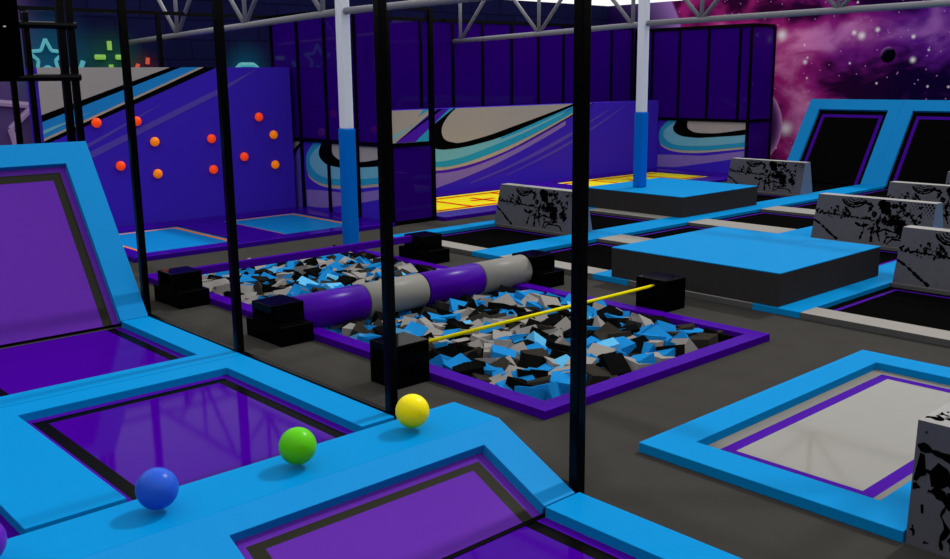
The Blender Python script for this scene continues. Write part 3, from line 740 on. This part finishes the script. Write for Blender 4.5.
b3 = [(12.2, .65), (12.76, .57), (13.17, .55), (13.56, .55), (14.15, .61), (14.82, .73), (15.67, .95), (16.63, 1.27), (17.57, 1.6), (18.25, 1.84)]
b3k = [(15.67, .94), (16.63, 1.25), (17.57, 1.57), (18.35, 1.84)]
b4 = [(12.2, .56), (12.76, .51), (13.17, .49), (13.61, .49), (14.2, .55), (14.97, .71), (15.78, .93), (16.68, 1.23), (17.3, 1.45)]
lb = [(12.2, .0), (12.75, .1), (13.24, .18), (14.2, .38), (15.13, .62), (16.06, .91), (17.09, 1.27), (17.3, 1.36)]
l2t = [(14.2, .22), (15.13, .44), (16.06, .71), (17.55, 1.19), (18.9, 1.68)]; l2b = [(14.2, .19), (15.13, .39), (16.34, .7), (17.55, 1.11), (18.9, 1.66)]
l3t = [(15.3, .3), (17.0, .8), (18.4, 1.3), (19.6, 1.78)]; l3b = [(15.3, .28), (17.0, .74), (18.4, 1.25), (19.6, 1.77)]
art = [(6, band(b4, lb)), (8, band(b3, b4)[:] ), (5, band(b2, b3)), (2, band([(15.67, .95), (16.63, 1.27), (17.57, 1.6), (18.25, 1.84)], b3k)), (3, band(b1 + [(17.9, 1.84)], b2)), (4, band(b0, b1)), (3, band([(15.14, 1.17), (16.06, 1.4), (17.57, 1.79), (17.7, 1.84)], [(15.14, 1.12), (16.06, 1.34), (17.4, 1.7), (17.9, 1.84)])),
       (2, black), (1, grey), (7, band(l2t, l2b)), (7, band(l3t, l3b)),
       (1, [(11.2, T), (13.2, T), (12.19, 1.23), (11.6, .9), (11.2, .85)]), (2, [(12.1, 1.18), (13.01, 1.64), (13.42, T), (13.3, T)]), (8, [(12.12, 1.18), (12.55, 1.12), (13.39, 1.7), (13.62, T), (13.42, T)]), (3, [(12.55, 1.12), (12.98, 1.1), (13.1, 1.5), (13.72, T), (13.6, T)]),
       (4, [(12.06, 1.25), (12.06, 1.34), (12.65, 1.57)]), (3, [(12.73, 1.69), (12.88, T), (13.04, T)])]
s = MB().box(-16.1, XM, 10.92, 20.94, 0, T, 0)
for i, (mi, p) in enumerate(art): s.poly([(XM + .001 + .0007 * i, min(max(a, 10.93), 20.93), min(c, T - .003)) for a, c in p], mi)
o = s.build('mural_wall', MM, None, loc=(-15.9, 15.9, 0))
tag(o, 'long low purple wall with a grey, black and teal swoosh behind the yellow trampolines', 'wall panel')

# same swirl on the low panels of the two net partitions (x along the panel)
TP = 1.34
def swirl(y):
    bko = [(-15.16, TP), (-15.27, 1.16), (-15.22, 1.04), (-15.0, .94), (-14.56, .91), (-14.2, .93), (-13.42, 1.0), (-13.1, 1.04)]
    bki = [(-14.82, TP), (-14.82, 1.17), (-14.69, 1.08), (-14.5, 1.04), (-13.93, 1.05), (-13.43, 1.12), (-13.1, 1.17)]
    co = [(-15.42, TP), (-15.67, 1.12), (-15.72, .9), (-15.66, .72), (-15.37, .6), (-14.97, .57), (-14.22, .6), (-13.43, .7), (-13.1, .74)]
    lo = [(-15.14, TP), (-15.53, 1.1), (-15.57, .91), (-15.35, .75), (-14.96, .69), (-14.21, .72), (-13.43, .81), (-13.1, .86)]
    bg = [(-15.69, .9), (-15.66, .68), (-15.3, .54), (-14.76, .51), (-14.22, .55), (-13.43, .65), (-13.1, .69)]
    lv = [(-15.75, .42), (-15.3, .44), (-14.77, .45), (-14.23, .47), (-13.44, .59), (-13.1, .64)]
    lvb = [(-15.75, .1), (-15.18, .12), (-14.62, .21), (-13.98, .32), (-13.45, .42), (-13.1, .5)]
    A = [(6, band(lv, lvb)), (5, smooth(bg) + smooth(co)[::-1][:-8]), (3, smooth(co) + [(-13.1, TP)]), (4, smooth(lo) + [(-13.1, TP)]), (2, smooth(bko) + [(-13.1, TP)]), (1, smooth(bki) + [(-13.1, TP)]),
         (1, [(-16.2, TP), (-15.83, TP), (-16.2, 1.1)]), (2, [(-16.2, 1.14), (-15.85, TP), (-15.74, TP), (-16.2, 1.04)]), (7, [(-16.2, .98), (-15.9, 1.24), (-15.84, .89), (-15.8, .05), (-16.2, .05)])]
    s = MB().box(-16.7, -13.1, y, y + .05, .03, TP, 0)
    for i, (mi, p) in enumerate(A): s.poly([(min(max(a, -16.19), -13.11), y - .001 - .0007 * i, min(c, TP - .002)) for a, c in p], mi)
    return s
def partition(y0, y1, posts, label, end_upper, zlow=0.0):
    r_ = empty('net_partition', (-13.05, y0, 0), label, 'partition', 'black framed purple partitions')
    swirl(y0).build('mural_panel', MM, r_)
    P = M['black_post']
    for x in posts:
        MB().box(x - .026, x + .026, y0 - .045, y0 + .02, zlow if x < -13.1 else 0, 3.66).build('post', P, r_)
    MB().box(-13.09, -13.01, y1 - .04, y1 + .04, 0, 3.66).build('post', P, r_)
    MB().box(posts[0], -13.0, y0 - .04, y0 + .04, 3.62, 3.7).build('rail', P, r_)
    MB().box(posts[0], -13.0, y0 - .05, y0 + .02, 1.34, 1.41).build('rail', P, r_)
    MB().box(posts[0] + .8, -13.0, y0 - .045, y0 + .02, 0.0, .045).build('rail', P, r_)
    for z0, z1 in ((0, .07), (1.34, 1.41), (3.62, 3.7)):
        MB().box(-13.085, -13.005, y0 + .03, y1 - .03, z0, z1).build('rail', P, r_)
    for a, b_ in zip(posts, posts[1:]):
        MB().box(a + .03, b_ - .03, y0 - .01, y0 + .01, 1.41, 3.62).build('glossy_panel', M['panel'], r_)
    MB().box(-13.055, -13.035, y0 + .04, y1 - .04, .07, 1.34).build('end_panel', M['panel'], r_)
    if end_upper: MB().box(-13.055, -13.035, y0 + .04, y1 - .04, 1.41, 3.62).build('end_panel', M['panel'], r_)
partition(9.96, 10.87, [-16.73, -15.82, -14.92, -13.99, -13.05], 'purple panelled partition on black posts to the right of the climbing wall', False)
partition(20.97, 21.97, [-16.55, -15.99, -15.13, -14.25, -13.35, -13.05], 'purple panelled partition on black posts in front of the space mural', True, 1.345)
# tall panels above the mural wall
r_ = empty('net_screen', (-16.62, 16, 0), 'long row of glossy purple panels between black posts above the swoosh wall', 'screen wall')
py_ = [10.95, 11.7, 12.62, 13.55, 14.48, 15.39, 16.33, 17.24, 18.14, 19.07, 20.0, 20.85]
for y in py_: MB().box(-16.66, -16.58, y - .032, y + .032, 0, 3.70).build('post', M['black_post'], r_)
MB().box(-16.66, -16.58, 10.92, 20.88, 3.70, 3.77).build('rail', M['black_post'], r_)
for a, b_ in zip(py_, py_[1:]): MB().box(-16.63, -16.61, a + .032, b_ - .032, 1.2, 3.70).build('glossy_panel', M['panel'], r_)
# open frame behind the climbing wall
r_ = empty('steel_frame', (-16.75, 7.7, 0), 'open black steel frame standing behind the climbing wall', 'frame')
for y in (5.4, 7.68): MB().box(-16.79, -16.71, y - .035, y + .035, 0, 3.64).build('post', M['black_post'], r_)
MB().box(-16.79, -16.71, 3.2, 9.9, 3.64, 3.7).build('rail', M['black_post'], r_)

# neon drawings of the brick wall, built as tubes with added glow
def neon_shape(name, label, m_, strokes, r=.035):
    c = empty(name, (-19.93, strokes[0][0][0], strokes[0][0][1]), label, 'neon sign', 'neon drawings on the dark brick wall') if len(strokes) > 1 else None
    for st in strokes:
        s = MB()
        for a, b_ in zip(st, st[1:]): s.tube((-19.992 + r, a[0], a[1]), (-19.992 + r, b_[0], b_[1]), r, 8)
        o = s.build('neon_tube', m_, c)
        if c is None: o.name = name; tag(o, label, 'neon sign', 'neon drawings on the dark brick wall')
def star(cy, cz, R, r):
    return [(cy + (R if i % 2 == 0 else r) * math.sin(i * PI / 5), cz + (R if i % 2 == 0 else r) * math.cos(i * PI / 5)) for i in range(11)]
neon_shape('neon_star', 'cyan neon star outline on the brick wall at the upper left', M['neon_cyan'], [star(6.8, 2.96, .36, .17)])
neon_shape('neon_burst', 'green neon burst of four dashes on the brick wall', M['neon_green'], [[(8.06, 3.12), (8.06, 3.3)], [(8.06, 2.83), (8.06, 2.65)], [(7.75, 2.98), (7.95, 2.98)], [(8.18, 2.98), (8.38, 2.98)]], .05)
neon_shape('neon_dashes', 'orange-red neon dashes just above the climbing wall', M['neon_red'], [[(8.58, 2.7), (8.64, 2.84)], [(8.84, 2.84), (8.86, 2.97)], [(8.72, 2.6), (8.74, 2.7)]], .045)
neon_shape('neon_tick', 'small cyan neon tick between the star and the green burst', M['neon_cyan'], [[(7.44, 2.76), (7.5, 2.9)]], .05)
neon_shape('neon_arch', 'cyan neon arch peeping over the right part of the climbing wall', M['neon_cyan'], [[(10.9, 2.5), (10.92, 2.74), (11.02, 2.83), (11.35, 2.83), (11.46, 2.74), (11.48, 2.5)]], .05)
neon_shape('neon_star', 'large pale lavender neon star at the left edge behind the fence', M['neon_lav'], [star(5.55, 1.75, .95, .45)], .06)

# ------------------------------------------------------------------ light
w = bpy.data.worlds.new('sky'); SC.world = w; w.use_nodes = True
bg = w.node_tree.nodes['Background']; bg.inputs['Color'].default_value = (1, 1, 1, 1); bg.inputs['Strength'].default_value = 1.0
sd = bpy.data.lights.new('sun', 'SUN'); sd.energy = 1.9; sd.angle = math.radians(2.5); sd.color = (1.0, .98, .94)
so = bpy.data.objects.new('sun', sd); COL.objects.link(so)
so.rotation_euler = Vector((0, .86, 1.0)).to_track_quat('Z', 'Y').to_euler()

# ------------------------------------------------------------------ camera
rows = ((0.6740042104, 0.7386550845, -0.0103436211), (0.1461647854, -0.1470706761, -0.9782668714), (-0.7241230419, 0.6578441171, -0.2070916169))
right = Vector(rows[0]); up = -Vector(rows[1]); back = -Vector(rows[2])
cam = bpy.data.cameras.new('camera'); co = bpy.data.objects.new('camera', cam); COL.objects.link(co)
mw = Matrix((right, up, back)).transposed().to_4x4(); mw.translation = Vector((0, 0, 2.5))
co.matrix_world = mw
cam.sensor_fit = 'HORIZONTAL'; cam.sensor_width = 36.0; cam.lens = 36.0 * 955.963 / 950.0
cam.clip_start = .05; cam.clip_end = 200
SC.camera = co
SC.view_settings.view_transform = 'Standard'; SC.view_settings.look = 'None'
SC.view_settings.exposure = 0.0; SC.view_settings.gamma = 1.0
